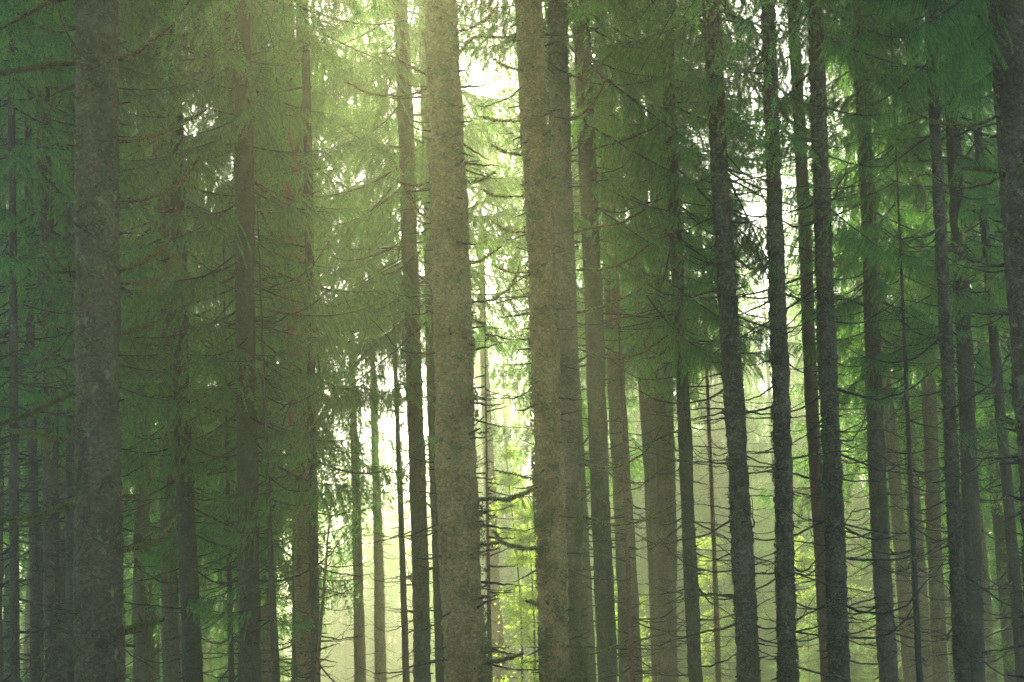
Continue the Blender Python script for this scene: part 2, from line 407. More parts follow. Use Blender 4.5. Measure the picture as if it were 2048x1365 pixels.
# ------------------------------------------------------------------ a spruce
def trunk_mesh(base, axis, rfun, H, z0, z1, fine, sides, bark, rough, seed, lichen=0.0, stubs=True):
    """base = world point on the ground; coordinates are local to it; axis gives x, y drift per metre"""
    rng = np.random.default_rng(seed)
    zs = [-0.3]
    while zs[-1] < H:
        z = zs[-1]
        zs.append(z + (fine if z0 - 0.3 < z < z1 + 0.3 else 0.5))
    z = np.array(zs); n = len(z)
    th = np.arange(sides) * 2 * math.pi / sides
    TH, Z = np.meshgrid(th, z)
    r = np.array([rfun(q) for q in z])[:, None]
    r = r * (1 + 0.55 * np.exp(-np.maximum(Z, 0) / 0.22))
    u = TH / (2 * math.pi)
    amp = np.minimum(r, 0.2) / 0.17 * np.ones_like(Z)
    d = (vnoise(u * 5, Z * 2.0, 5, seed) - 0.5) * 0.03 + (vnoise(u * 14, Z * 9, 14, seed + 1) - 0.5) * 0.018 * rough
    d += (np.abs(vnoise(u * 30, Z * 26, 30, seed + 2) - 0.5) * -2 + 0.5) * 0.012 * rough
    d += np.maximum(0, vnoise(u * 40, Z * 34, 40, seed + 3) - 0.62) * 0.045 * rough
    R = r + d * amp
    cx = axis[0] * Z + (0.014 * np.sin(Z * 0.9 + seed) + 0.022 * np.sin(Z * 0.43 + 2.3 * seed)) * amp; cy_ = axis[1] * Z + 0.012 * np.sin(Z * 0.7 + 2 * seed) * amp
    V = np.stack([cx + R * np.cos(TH), cy_ + R * np.sin(TH), Z], -1)
    mb = MB(); mb.add(V.reshape(-1, 3), grid_tris(n, sides), 0, True)
    if stubs:                                       # knots where branches broke off
        zz = z0 - 0.2
        while zz < min(z1 + 0.3, H - 1):
            for k in range(rng.integers(2, 5)):
                t = rng.uniform(0, 2 * math.pi); q = zz + rng.uniform(-0.06, 0.06); rr = rfun(q)
                o = np.array([axis[0] * q + rr * 0.85 * math.cos(t), axis[1] * q + rr * 0.85 * math.sin(t), q])
                dr = np.array([math.cos(t), math.sin(t), rng.uniform(-0.5, 0.4)])
                l = rng.uniform(0.05, 0.17) * (0.5 + rr / 0.17 * 0.5); w = rng.uniform(0.006, 0.014) * (0.4 + rr / 0.17 * 0.6)
                tube(mb, [o, o + dr * l * 0.45, o + dr * l], [w * 1.5, w, w * 0.5], 5, 1)
            zz += rng.uniform(0.22, 0.42)
    me = mb.mesh('trunk', [BARK[bark], TWIG])
    if lichen <= 0: return me, None
    ml = MB(); P, D = [], []
    nc = int(lichen * (z1 - z0) * 16)
    for k in range(nc):
        t0 = rng.uniform(0, 2 * math.pi); q0 = z0 + (z1 - z0) * rng.random() ** 1.5; size = rng.uniform(0.015, 0.07)
        m = int(8 + size * 650)
        t = t0 + rng.normal(size=m) * size / 0.15; q = q0 + rng.normal(size=m) * size * 0.8
        rr = np.array([rfun(x) for x in q]) + 0.004
        P.append(np.stack([axis[0] * q + rr * np.cos(t), axis[1] * q + rr * np.sin(t), q], 1))
        D.append(np.stack([np.cos(t), np.sin(t), rng.uniform(-1.0, 0.3, m)], 1))
    P = np.concatenate(P); D = np.concatenate(D)
    blades(ml, P, D, 0.024, 0.024, rng, 0, spread=0.8, along=0.45)
    return me, ml.mesh('lichen', [LICHEN])

def rot_x_to(d, roll=0.0):
    d = Vector(d).normalized()
    side = Vector((0, 0, 1)).cross(d)
    side = side.normalized() if side.length > 1e-3 else Vector((0, 1, 0))
    up = d.cross(side)
    m = Matrix((d, side, up)).transposed().to_4x4()
    return m @ Matrix.Rotation(roll, 4, 'X')

SEEN = {}; TREES = []
LANE = math.tan(SUN_AZ)
def lane_radius(x, y, R):
    """crown radius shaped to leave a narrow lane of sunlight into the mist"""
    return max(0.3, min(R, (abs(x - LANE * y) + 0.3) / 2.3))
class Spruce:
    def __init__(self, d, xb, xt, wb, wt, bark='brown', H=31.0, rough=1.0, lichen=0.0, name='spruce_tree', label='', group=None, seed=0, crown=True, sides=28, cat='tree', fine=None, cz=None):
        self.d = d; self.rng = random.Random(seed * 13 + 5); self.seed = seed
        pb, pt = at(xb, 1365, d), at(xt, 0, d)
        ax = (pt - pb) / (pt.z - pb.z)
        self.axis = (ax.x, self.rng.uniform(-0.01, 0.01))
        gz = ground_z(pb.x - ax.x * (pb.z), d)
        bx = pb.x + ax.x * (gz - pb.z)
        self.base = Vector((bx, d, gz)); self.H = H; TREES.append(self); SEEN[seed] = at((xb + xt) / 2, 682, d)
        self.z0, self.z1 = pb.z - gz, pt.z - gz           # height range in view
        s = 0.5 * d / F_PX
        rb, rt = wb * s, wt * s
        slope = (rt - rb) / (self.z1 - self.z0)
        z0, z1 = self.z0, self.z1
        def rfun(q):
            if H < z1 + 1: return max(rb * (H - q) / (H - z0), 0.003)
            r = rb + slope * (q - z0)
            if q > z1: r = rt + slope * (q - z1)
            top = max(0.012, (H - q) / max(H - z1, 1) * rt)
            if q > z1: r = min(max(r, 0.02), top)
            return max(r, 0.01)
        self.rfun = rfun
        self.root = bpy.data.objects.new(name, None); COL.objects.link(self.root)
        self.root.location = self.base; self.root.empty_display_size = 0.3
        tag(self.root, label, cat, group)
        if fine is None: fine = 0.022 if d < 19 else 0.032 if d < 26 else 0.06
        tm, lm = trunk_mesh(self.base, self.axis, rfun, H, z0, min(z1, H), fine, sides, bark, rough, seed * 7 + 1, lichen)
        self.trunk = obj('trunk', tm, self.root)
        if lm: tag(obj('lichen', lm, self.trunk), kind='stuff')
        self.crown = None; self.cinv = None
        R = lane_radius(self.base.x + ax.x * 12, d, 1.4)
        self.R = R
        if crown: self.upper_crown(max(z1 + (1.2 + 2.3 * R if d < 24 else 0.5 + 1.3 * R), cz or 0), R)
    def zpix(self, py):
        p = at(1024, py, self.d); return p.z - self.base.z
    def centre(self, z): return Vector((self.axis[0] * z, self.axis[1] * z, z))
    def upper_crown(self, zc, R=1.0):
        zc = min(zc, self.H - 4)
        s = (self.H + 0.4 - zc) / 14.0
        m = Matrix.Translation(self.centre(zc)) @ Matrix.Rotation(self.rng.uniform(0, 6.28), 4, 'Z') @ Matrix.Diagonal((R, R, s, 1))
        self.crown = obj('crown', self.rng.choice(CROWN), self.root, m)
        self.cinv = m.inverted()
    def _b(self, name, me, m):
        if self.crown is not None: return obj(name, me, self.crown, m, self.cinv)
        return obj(name, me, self.root, m)
    def boughs(self, y_low, y_high=-60, n=3.2, size=1.0, az=None, tilt=(-14, 10)):
        """live boughs on the stem between two heights given as picture rows; n per 0.4 m"""
        z, zt = self.zpix(y_low), min(self.zpix(y_high), self.H - 1)
        r = self.rng
        while z < zt:
            k = int(n * 1.15) + (1 if r.random() < n * 1.15 - int(n * 1.15) else 0)
            for i in range(k):
                a = r.uniform(0, 360) if az is None else r.uniform(*az)
                a = math.radians(a); j = r.randrange(len(BOUGH))
                sc = size * r.uniform(0.7, 1.15)
                m = (Matrix.Translation(self.centre(z + r.uniform(-0.15, 0.15)) + Vector((math.cos(a), math.sin(a), 0)) * self.rfun(z) * 0.7)
                     @ Matrix.Rotation(a, 4, 'Z') @ Matrix.Rotation(-math.radians(r.uniform(*tilt)), 4, 'Y') @ Matrix.Rotation(math.radians(r.uniform(-15, 15)), 4, 'X') @ Matrix.Scale(sc, 4))
                self._b('bough', BOUGH[j], m)
            z += 0.4 * r.uniform(0.8, 1.2)
    def bough_to(self, p0, p1, dy=0.0, me=None, L=2.8, y0=0.0, roll=0.0):
        """one bough whose stem runs from picture point p0 to p1; dy = how much nearer/farther it ends"""
        a = at(p0[0], p0[1], self.d + y0) - self.base; b = at(p1[0], p1[1], self.d + y0 + dy) - self.base
        m = Matrix.Translation(a) @ rot_x_to(b - a, roll) @ Matrix.Scale((b - a).length / L, 4)
        self._b('bough', me or LONG, m)
    def dead(self, y_low, y_high, n, size=(0.5, 1.1), az=None, stub=0.3, tilt=(-22, 12)):
        z0, z1 = self.zpix(y_low), self.zpix(y_high); r = self.rng
        for i in range(int(n * 1.25)):
            z = z0 + (z1 - z0) * r.random()
            a = r.uniform(0, 360) if az is None else r.uniform(*az)
            # branches seen from the side read best: favour left and right
            if az is None and r.random() < 0.55: a = r.choice([0, 180]) + r.uniform(-45, 45)
            a = math.radians(a)
            st = r.random() < stub
            me = r.choice(STUB) if st else r.choice(DEAD)
            sc = r.uniform(0.5, 1.0) if st else size[0] * 0.6 + (size[1] * 1.1 - size[0] * 0.6) * r.random() ** 1.3
            m = (Matrix.Translation(self.centre(z) + Vector((math.cos(a), math.sin(a), 0)) * self.rfun(z) * 0.8)
                 @ Matrix.Rotation(a, 4, 'Z') @ Matrix.Rotation(-math.radians(r.uniform(*tilt)), 4, 'Y') @ Matrix.Rotation(math.radians(r.uniform(-25, 25)), 4, 'X') @ Matrix.Scale(sc, 4))
            obj('branch_stub' if st else 'dead_branch', me, self.trunk, m)
    def branch(self, pix, w0, w1, dy=-0.3, moss=0.0, beard=0.0):
        """one particular dead branch along picture points"""
        rng = np.random.default_rng(int(pix[0][1] * 3 + pix[-1][0]) % 10000)
        n = len(pix); K = 22
        P = np.array([at(x, y, self.d + dy * i / (n - 1)) - self.base for i, (x, y) in enumerate(pix)])
        s = np.linspace(0, n - 1, K); i = np.minimum(s.astype(int), n - 2)
        # Catmull-Rom through the points
        Q = np.vstack([2 * P[0] - P[1], P, 2 * P[-1] - P[-2]]); f = (s - i)[:, None]
        A, B, C, D = Q[i], Q[i + 1], Q[i + 2], Q[i + 3]
        S = 0.5 * ((2 * B) + (C - A) * f + (2 * A - 5 * B + 4 * C - D) * f ** 2 + (-A + 3 * B - 3 * C + D) * f ** 3)
        S += rng.normal(size=S.shape) * 0.004
        o = self.centre(S[0][2]); S = np.vstack([[0.4 * S[0][0] + 0.6 * o.x, 0.4 * S[0][1] + 0.6 * o.y, S[0][2] - 0.01], S])
        k = 0.5 * self.d / F_PX
        w0 *= 0.95; w1 *= 0.85
        rad = np.concatenate([[w0 * k * 1.3], np.linspace(w0 * k, w1 * k, K) * rng.uniform(0.8, 1.2, K)])
        mb = MB(); tube(mb, S, rad, 7, 1)
        length = np.linalg.norm(np.diff(S, axis=0), axis=1).sum()
        for q in range(int(length * 7)):
            ii = rng.integers(5, K); dr = norm(S[ii] - S[ii - 1]) * 0.5 + rng.normal(size=3) * 0.6
            W = curve_pts(S[ii], dr, rng.uniform(0.03, 0.16), rng.uniform(-0.4, 0.4), 4, rng, 0.06)
            tube(mb, W, [0.004, 0.003, 0.002, 0.0015], 3, 1, False)
        if moss:
            m = int(length * 2400 * moss); u = rng.beta(2.0, 1.6, m) * K; ii = np.minimum(u.astype(int), K - 1); ff = (u - ii)[:, None]
            pp = S[ii] * (1 - ff) + S[ii + 1] * ff; rr = rad[ii][:, None]
            off = rng.normal(size=(m, 3)) * 0.8; off[:, 2] = np.abs(off[:, 2]) * rng.choice([1, 1, -0.7], m)
            pp = pp + norm(off) * rr
            blades(mb, pp, off, 0.02, 0.014, rng, 2)
        if beard:
            for q in range(int(beard * 10)):
                ii = rng.integers(6, K); m = 40; hl = rng.uniform(0.05, 0.16)
                t = rng.random((m, 1)); pp = S[ii] + rng.normal(size=(m, 3)) * 0.014 + np.array([0, 0, -1.0]) * t * hl
                blades(mb, pp, np.tile([0, 0, -1.0], (m, 1)), 0.035, 0.008, rng, 2, spread=0.3, along=1)
        obj('dead_branch', mb.mesh('dead_branch', [NEEDLE, TWIG, MOSS]), self.trunk)

# ------------------------------------------------------------------ the trees one can follow in the photograph
t = Spruce(15.0, 199, 189, 95, 83, 'grey', lichen=2.0, rough=1.0, seed=1, sides=48,
           label='thick grey-barked spruce with mossy upturned dead branches on both sides')
t.branch([(228, 123), (275, 104), (330, 62), (382, -6)], 11, 6, -0.4, 0.5)
t.branch([(236, 284), (300, 276), (360, 250), (412, 222)], 8, 6, -0.3, 0.8)
t.branch([(240, 405), (300, 396), (360, 365), (400, 312)], 8, 4, 0.3, 0.6)
t.branch([(236, 543), (275, 530), (315, 505), (340, 482)], 8, 4, -0.2, 1.0)
t.branch([(242, 567), (300, 566), (330, 548), (362, 500)], 6, 4, 0.2, 1.2, 1.5)
t.branch([(242, 668), (275, 660), (303, 650)], 6, 4, 0.1, 0.9)
t.branch([(246, 1102), (290, 1092), (325, 1076), (358, 1032)], 9, 7, -0.2, 1.3)
t.branch([(246, 1262), (285, 1252), (330, 1240)], 11, 7, -0.3, 0.9)
t.branch([(150, 128), (90, 132), (40, 142), (-20, 150)], 10, 6, 0.2, 1.3)
t.branch([(152, -6), (100, 6), (50, 32), (-20, 72)], 11, 7, -0.3, 0.3)
t.branch([(175, 122), (150, 92), (125, 45), (108, -5)], 5, 3, -0.5, 0.1)
t.branch([(150, 788), (105, 805), (50, 832), (-15, 852)], 8, 6, -0.3, 0.9)
t.branch([(154, 880), (110, 876), (60, 866), (20, 862)], 7, 5, 0.2, 1.0, 0.4)
t.branch([(152, 1008), (110, 1018), (60, 1036), (-15, 1040)], 9, 5, -0.3, 1.1)
t.branch([(155, 560), (120, 530), (85, 490)], 5, 3, -0.3, 0.2)
t.branch([(248, 995), (270, 994), (296, 996)], 5, 4, -0.1, 0.4)
t.dead(1365, 0, 14, (0.3, 0.6), stub=0.9)

t = Spruce(16.0, 939, 880, 85, 64, 'brown', lichen=2.0, rough=0.8, seed=2, cz=17, sides=48,
           label='tall pale brown spruce standing alone in the glow, its top bleached by mist')
t.branch([(853, 180), (805, 192), (745, 190), (690, 166)], 5, 2.5, 0.2, 0.2)
t.branch([(856, 152), (815, 130), (765, 105)], 4, 2, 0.3, 0.1)
t.branch([(862, 365), (830, 372), (800, 366)], 4, 3, 0.1, 0.2)
t.branch([(870, 440), (840, 428), (818, 385)], 4, 2, -0.2, 0.1)
t.branch([(930, 365), (960, 362), (990, 345)], 4, 2.5, 0.1, 0.2)
t.branch([(936, 530), (965, 520), (1005, 492)], 4, 2.5, 0.2, 0.1)
t.branch([(945, 605), (985, 600), (1020, 575), (1035, 545)], 4, 2.5, 0.3, 0.2)
t.branch([(960, 998), (1010, 999), (1045, 990), (1075, 975)], 8, 5, -0.3, 0.4)
t.branch([(975, 1324), (1010, 1320), (1045, 1308)], 9, 6, -0.3, 0.2)
t.branch([(968, 1090), (1000, 1086)], 6, 3, -0.2, 0.1)
t.branch([(895, 345), (888, 305)], 5, 2.5, -0.3, 0.0)
t.branch([(902, 480), (897, 455)], 5, 2.5, -0.3, 0.0)
t.branch([(908, 690), (898, 655)], 5, 3, -0.3, 0.0)
t.branch([(935, 60), (965, 45), (990, 20)], 4, 2.5, 0.2, 0.2)
t.dead(1365, 0, 60, (0.25, 0.6), stub=0.7)

t = Spruce(18.0, 1110, 1061, 56, 56, 'brown', lichen=3.2, rough=1.0, seed=3, sides=44,
           label='brown spruce pressed close in front of a thinner one, leafy lichen on its lower trunk')
t.branch([(1036, 70), (1000, 76), (950, 76), (920, 105)], 5, 3, -0.2, 0.3)
t.branch([(1042, 143), (1010, 132), (985, 118)], 4, 2.5, -0.3, 0.2)
t.branch([(1042, 243), (1000, 242), (955, 232)], 4, 2.5, 0.3, 0.2)
t.branch([(1048, 312), (1010, 305), (985, 290)], 4, 2.5, 0.2, 0.2)
t.branch([(1048, 393), (1000, 394), (965, 382)], 4, 2.5, -0.2, 0.2)
t.branch([(1052, 466), (1015, 462), (980, 440)], 4, 2.5, 0.3, 0.2)
t.branch([(1056, 545), (1020, 545), (985, 530)], 4, 2.5, 0.1, 0.2)
t.branch([(1078, 1098), (1040, 1096), (1005, 1085), (985, 1060)], 7, 3, -0.3, 0.8)
t.branch([(1084, 1212), (1052, 1202)], 6, 4, -0.2, 0.3)
t.branch([(1070, 960), (1030, 950), (985, 940)], 4, 2, 0.4, 0.1)
t.dead(1365, 0, 50, (0.3, 0.7), stub=0.6)

t = Spruce(21.0, 1150, 1112, 46, 40, 'tan', lichen=3.2, rough=1.0, seed=4, sides=40,
           label='slimmer spruce tucked behind its brown neighbour, long dead branches sweeping off its outer side')
t.branch([(1130, 75), (1160, 72), (1200, 55)], 4, 2.5, -0.2, 0.3)
t.branch([(1132, 152), (1175, 150), (1225, 105)], 5, 2.5, 0.2, 0.3)
t.branch([(1136, 238), (1165, 228), (1195, 195), (1215, 150)], 5, 2.5, -0.3, 0.3)
t.branch([(1142, 395), (1165, 392)], 4, 3, -0.2, 0.2)
t.branch([(1146, 466), (1195, 455), (1240, 447), (1290, 420)], 5, 2.5, -0.3, 0.3)
t.branch([(1155, 540), (1200, 540), (1250, 525), (1300, 490)], 5, 2.5, 0.3, 0.3)
t.branch([(1158, 625), (1215, 612), (1260, 590)], 5, 2.5, -0.3, 0.2)
t.branch([(1160, 700), (1220, 718), (1280, 708), (1335, 672)], 5, 2.5, -0.4, 0.2)
t.branch([(1166, 930), (1230, 935), (1290, 905), (1325, 850)], 5, 2.5, -0.4, 0.2)
t.branch([(1168, 1035), (1225, 1050), (1290, 1040), (1345, 1012)], 6, 3, -0.4, 0.3)
t.branch([(1170, 1310), (1200, 1305), (1240, 1290)], 5, 3, -0.2, 0.2)
t.dead(1365, 0, 34, (0.3, 0.8), stub=0.45)
t.boughs(40, -200, 2.5, 0.7)

t = Spruce(13.5, 2098, 2022, 86, 74, 'grey', lichen=0.5, rough=1.0, seed=5, sides=48, crown=True,
           label='large dark spruce with drooping green boughs hanging from its upper trunk')
t.branch([(2000, 75), (1975, 55), (1958, 30)], 8, 5, -0.3, 0.1)
t.branch([(2000, 198), (1975, 190)], 7, 5, -0.2, 0.2)
t.branch([(1996, 232), (1960, 248), (1920, 254), (1870, 243), (1835, 230)], 6, 3, -0.4, 0.2)
t.branch([(2010, 345), (1970, 340), (1925, 335)], 7, 5, -0.3, 0.3)
t.branch([(2005, 352), (1965, 372), (1910, 375), (1850, 345)], 5, 2.5, 0.3, 0.2)
t.branch([(2015, 460), (1990, 465)], 5, 3, -0.2, 0.1)
t.branch([(2046, 850), (2020, 846), (1998, 838)], 8, 5, -0.2, 0.3)
t.bough_to((2000, -60), (1770, 20), -0.6, FINE, 1.95, -0.1)
t.bough_to((1990, -20), (1800, 70), -0.3, FINE, 1.95, 0.3, 0.4)
t.bough_to((1995, 40), (1855, 110), 0.5, FINE, 1.95, 0.1, -0.3)
t.bough_to((2000, -90), (1740, -30), 0.4, FINE, 1.95, -0.3)
t.bough_to((1998, 130), (1900, 170), -0.2, FINE, 1.95, 0.2, 0.3)
t.dead(1365, 0, 20, (0.3, 0.7), stub=0.8)

# --- left side
t = Spruce(27.0, 500, 480, 43, 38, 'dark', seed=6, rough=1.0, label='dark spruce with leafy drooping boughs at the edge of the bright gap')
t.boughs(880, -60, 2.7, 0.85, tilt=(-18, 8)); t.dead(1365, 500, 44, (0.6, 1.3), stub=0.2)
t = Spruce(28.0, 384, 343, 39, 30, 'dark', seed=7, label='dark spruce behind the thick grey one, its lower trunk bare below full boughs')
t.boughs(1000, -60, 2.5, 0.9); t.dead(1365, 700, 36, (0.6, 1.3), stub=0.2)
t = Spruce(36.0, 342, 318, 34, 28, 'tan', seed=8, label='slim spruce half hidden behind the dark leafy spruce')
t.dead(1365, 700, 30, (0.5, 1.1), stub=0.2); t.boughs(560, -60, 2.5, 1.0)
t = Spruce(48.0, 303, 285, 20, 16, 'tan', seed=9, label='thin pale trunk glimpsed in teal mist past mossy branches')
t.dead(1365, 700, 30, (0.5, 1.1), stub=0.2); t.boughs(500, -60, 2.2, 1.1)
t = Spruce(24.0, 106, 84, 32, 28, 'scaly', seed=10, lichen=0.8, label='dark lichen-flecked spruce with tangled twigs beside the thick grey one')
t.boughs(760, -60, 2.4, 0.8); t.dead(1365, 300, 60, (0.5, 1.2), stub=0.2)
t = Spruce(22.0, 32, 22, 19, 14, 'dark', seed=11, sides=20, label='thin dark spruce pole with a tangle of bare crossing twigs')
t.boughs(700, -60, 2.0, 0.7); t.dead(1365, 600, 60, (0.4, 1.2), stub=0.1)
t = Spruce(30.0, 70, 55, 20, 16, 'dark', seed=12, sides=20, label='slender shaded spruce between the thin pole and the lichen-flecked trunk')
t.boughs(800, -60, 2.2, 0.9); t.dead(1365, 600, 50, (0.5, 1.2), stub=0.1)
t = Spruce(26.0, 143, 135, 22, 16, 'dark', seed=13, sides=20, label='shaded spruce almost covered by the thick grey trunk')
t.boughs(700, -60, 1.6, 0.8); t.dead(1365, 600, 40, (0.5, 1.2), stub=0.1)
t = Spruce(33.0, 612, 572, 38, 30, 'brown', seed=14, label='straight olive spruce beside a thin twin on the edge of the bright clearing')
t.dead(1365, 300, 46, (0.5, 1.2), stub=0.2); t.boughs(640, -60, 1.6, 0.9); t.boughs(170, -120, 2.5, 1.1)
t = Spruce(28.0, 631, 612, 19, 17, 'dark', seed=15, sides=20, label='thin dark spruce pole touching its thicker olive twin')
t.dead(1365, 300, 40, (0.4, 1.0), stub=0.2); t.boughs(900, 640, 1.0, 0.6); t.boughs(150, -120, 2.5, 1.0)
for p0, p1, dy in [((632, 540), (745, 690), -0.5), ((630, 690), (730, 860), -0.4), ((628, 780), (700, 900), 0.4)]:
    t.bough_to(p0, p1, dy, BOUGH[1], 2.5)
t = Spruce(26.0, 552, 500, 15, 7, 'dark', H=9.0, seed=16, sides=14, crown=False, name='spruce_sapling', label='spindly leaning young spruce next to the dark leafy one')
t.dead(1365, 500, 36, (0.3, 0.8), stub=0.1); t.boughs(1365, 760, 0.9, 0.45)
t = Spruce(32.0, 462, 438, 12, 8, 'dark', H=11.0, seed=17, sides=14, crown=False, name='spruce_sapling', label='young spruce pole rising through shadow between two dark leafy spruces')
t.dead(1365, 600, 40, (0.4, 1.0), stub=0.1); t.boughs(1200, 700, 1.2, 0.6)
t = Spruce(24.0, 633, 745, 8, 1.5, 'red', H=4.9, seed=18, sides=10, crown=False, name='dead_sapling', label='thin dead sapling leaning into the bright clearing')
t.dead(1365, 880, 26, (0.2, 0.5), stub=0.2)

# --- the bright gap
t = Spruce(50.0, 720, 688, 23, 19, 'brown', seed=19, H=20, label='pale misty spruce trunk in the bright clearing, hung with sparse sprays')
t.dead(1365, 600, 40, (0.4, 0.9), stub=0.2); t.boughs(640, -60, 1.7, 1.2); t.boughs(860, 640, 0.9, 0.9)
for p0, p1 in [((712, 860), (700, 1020)), ((716, 930), (752, 1120)), ((714, 780), (690, 900))]:
    t.bough_to(p0, p1, -0.4, BOUGH[5], 1.5, -0.4)
t = Spruce(55.0, 764, 722, 23, 19, 'brown', seed=20, H=20, label='pale misty spruce trunk in the clearing with one green spray across it')
t.dead(1365, 600, 40, (0.4, 0.9), stub=0.2); t.boughs(600, -60, 1.7, 1.2); t.boughs(800, 600, 0.9, 0.9)
t = Spruce(40.0, 812, 768, 14, 10, 'dark', seed=21, H=17, sides=16, label='very thin spruce pole standing in the bright clearing')
t.dead(1365, 400, 44, (0.4, 0.9), stub=0.2); t.boughs(600, -60, 2.2, 1.0); t.boughs(900, 600, 0.5, 0.6)
t = Spruce(31.0, 847, 802, 34, 30, 'tan', seed=22, H=17, label='dark straight spruce on the clearing side of the tall pale brown one')
t.dead(1365, 350, 50, (0.5, 1.1), stub=0.2); t.boughs(640, -60, 1.6, 1.0); t.boughs(800, 640, 0.6, 0.7)
for p0, p1, dy in [((860, 640), (650, 800), -0.8), ((850, 560), (680, 660), -0.6), ((850, 600), (700, 730), 0.5), ((845, 690), (725, 850), -0.4), ((840, 500), (660, 600), 0.4)]:
    t.bough_to(p0, p1, dy, LONG, 2.8)
t = Spruce(33.0, 884, 846, 26, 20, 'dark', seed=23, H=17, label='dark spruce half covered by the tall pale brown trunk')
t.dead(1365, 350, 30, (0.5, 1.0), stub=0.2); t.boughs(560, -60, 2.6, 1.1)
t = Spruce(62.0, 992, 946, 32, 24, 'brown', seed=24, H=22, label='pale ghostly spruce trunk in bright mist beside the sunlit lime leaves')
t.dead(1365, 700, 20, (0.4, 0.9), stub=0.2); t.boughs(560, -60, 2.6, 1.3)
t = Spruce(20.0, 980, 960, 9, 4, 'red', H=6.2, seed=25, sides=10, crown=False, name='dead_sapling', label='thin reddish dead sapling with short snapped twigs before a pale trunk')
t.dead(1365, 640, 50, (0.15, 0.35), stub=0.3)
t.boughs(1000, 740, 0.5, 0.35)

# --- right side
t = Spruce(26.0, 1213, 1163, 38, 35, 'dark', seed=26, rough=0.8, label='smooth dark spruce with long foliage-laden boughs slanting away')
t.dead(1365, 300, 46, (0.6, 1.2), stub=0.2)
for p0, p1, dy in [((1140, 95), (1420, 300), -0.5), ((1150, 235), (1430, 375), -0.3), ((1160, 20), (1400, 130), 0.3), ((1165, 330), (1370, 440), 0.5),
                   ((1160, 150), (1340, 330), 0.8), ((1175, 400), (1330, 500), -0.6), ((1160, -60), (1480, 60), -0.4), ((1180, 480), (1290, 560), 0.7)]:
    t.bough_to(p0, p1, dy, LONG, 2.8)
t.boughs(420, -60, 1.6, 0.8)
t = Spruce(22.5, 1266, 1212, 11, 5, 'red', H=7.0, seed=27, sides=10, crown=False, name='dead_sapling', label='thin dead sapling with a reddish lower stem between two dark spruces')
t.dead(1365, 780, 40, (0.3, 0.8), stub=0.2)
t = Spruce(28.0, 1390, 1333, 28, 24, 'dark', seed=28, label='slender dark spruce with upward curling dead branches below a drooping spray')
t.dead(1365, 600, 50, (0.5, 1.2), stub=0.1); t.boughs(700, 0, 2.4, 0.8)
t = Spruce(42.0, 1340, 1305, 40, 34, 'tan', seed=29, label='broad pale trunk in green mist behind the slender dark spruce')
t.dead(1365, 600, 36, (0.5, 1.1), stub=0.2); t.boughs(640, -60, 2.6, 1.1)
t = Spruce(22.0, 1498, 1424, 42, 33, 'scaly', seed=30, lichen=1.2, rough=1.7, label='rough scaly spruce crossed by a dark spray of needles')
t.dead(1365, 350, 60, (0.5, 1.2), stub=0.25); t.boughs(330, -60, 1.2, 0.8)
t.bough_to((1330, 0), (1610, 135), -0.5, LONG, 2.8, 0.8); t.bough_to((1400, 380), (1570, 540), -0.6, LONG, 2.8, 0.3)
t.bough_to((1340, 470), (1500, 560), -0.4, LONG, 2.8, 0.6); t.bough_to((1335, 560), (1480, 660), -0.7, LONG, 2.8, 0.6)
for p0, p1, dy in [((1290, 590), (1465, 700), -0.5), ((1340, 640), (1460, 715), -0.2), ((1320, 600), (1420, 690), 0.3), ((1290, 680), (1340, 780), 0.1)]:
    t.bough_to(p0, p1, dy, BOUGH[0], 2.2, 0.9)
t = Spruce(22.0, 1577, 1537, 38, 27, 'scaly', seed=31, lichen=1.6, rough=1.7, label='rough scaly spruce flecked with pale lichen plates and short bare branches')
t.dead(1365, 450, 56, (0.4, 1.0), stub=0.25); t.boughs(300, -60, 1.1, 0.7)
t.bough_to((1450, 330), (1560, 570), -0.4, LONG, 2.8, 0.2)
t = Spruce(33.0, 1656, 1585, 28, 24, 'red', seed=32, rough=0.6, label='smooth reddish spruce just behind a rough lichen-scaled one')
t.dead(1365, 350, 30, (0.5, 1.0), stub=0.2); t.boughs(300, -60, 1.0, 0.8)
t = Spruce(22.5, 1677, 1628, 42, 29, 'scaly', seed=33, lichen=1.6, rough=1.7, label='rough lichen-scaled spruce overlapping a smooth reddish trunk')
t.dead(1365, 300, 60, (0.5, 1.3), stub=0.2); t.boughs(300, -60, 1.3, 0.8)
t.bough_to((1640, 400), (1800, 520), -0.5, LONG, 2.8)
t = Spruce(30.0, 1777, 1715, 37, 28, 'tan', seed=34, label='plain brown spruce with green boughs starting partway up its trunk')
t.dead(1365, 600, 46, (0.5, 1.2), stub=0.2); t.boughs(740, -60, 2.3, 0.8)
t = Spruce(27.0, 1838, 1778, 13, 7, 'dark', H=12.0, seed=35, sides=14, name='spruce_sapling', crown=False, label='young spruce pole between the plain brown spruce and a shaded one')
t.dead(1365, 600, 44, (0.4, 0.9), stub=0.1); t.boughs(860, 300, 1.2, 0.5)
t = Spruce(36.0, 1884, 1818, 30, 25, 'tan', seed=36, label='shaded spruce behind the bluish grey scaly one')
t.dead(1365, 500, 40, (0.5, 1.2), stub=0.2); t.boughs(760, -60, 2.4, 0.9)
t = Spruce(23.0, 1924, 1858, 29, 21, 'scaly', seed=37, lichen=1.4, rough=1.6, label='slim bluish grey scaly spruce with a bare trunk up to high boughs')
t.dead(1365, 250, 46, (0.5, 1.2), stub=0.2); t.boughs(160, -60, 1.8, 0.8)
t = Spruce(29.0, 1956, 1892, 37, 27, 'dark', seed=38, label='dark spruce standing just past the slim bluish grey scaly one')
t.dead(1365, 500, 46, (0.5, 1.2), stub=0.2); t.boughs(640, -60, 2.5, 0.9)
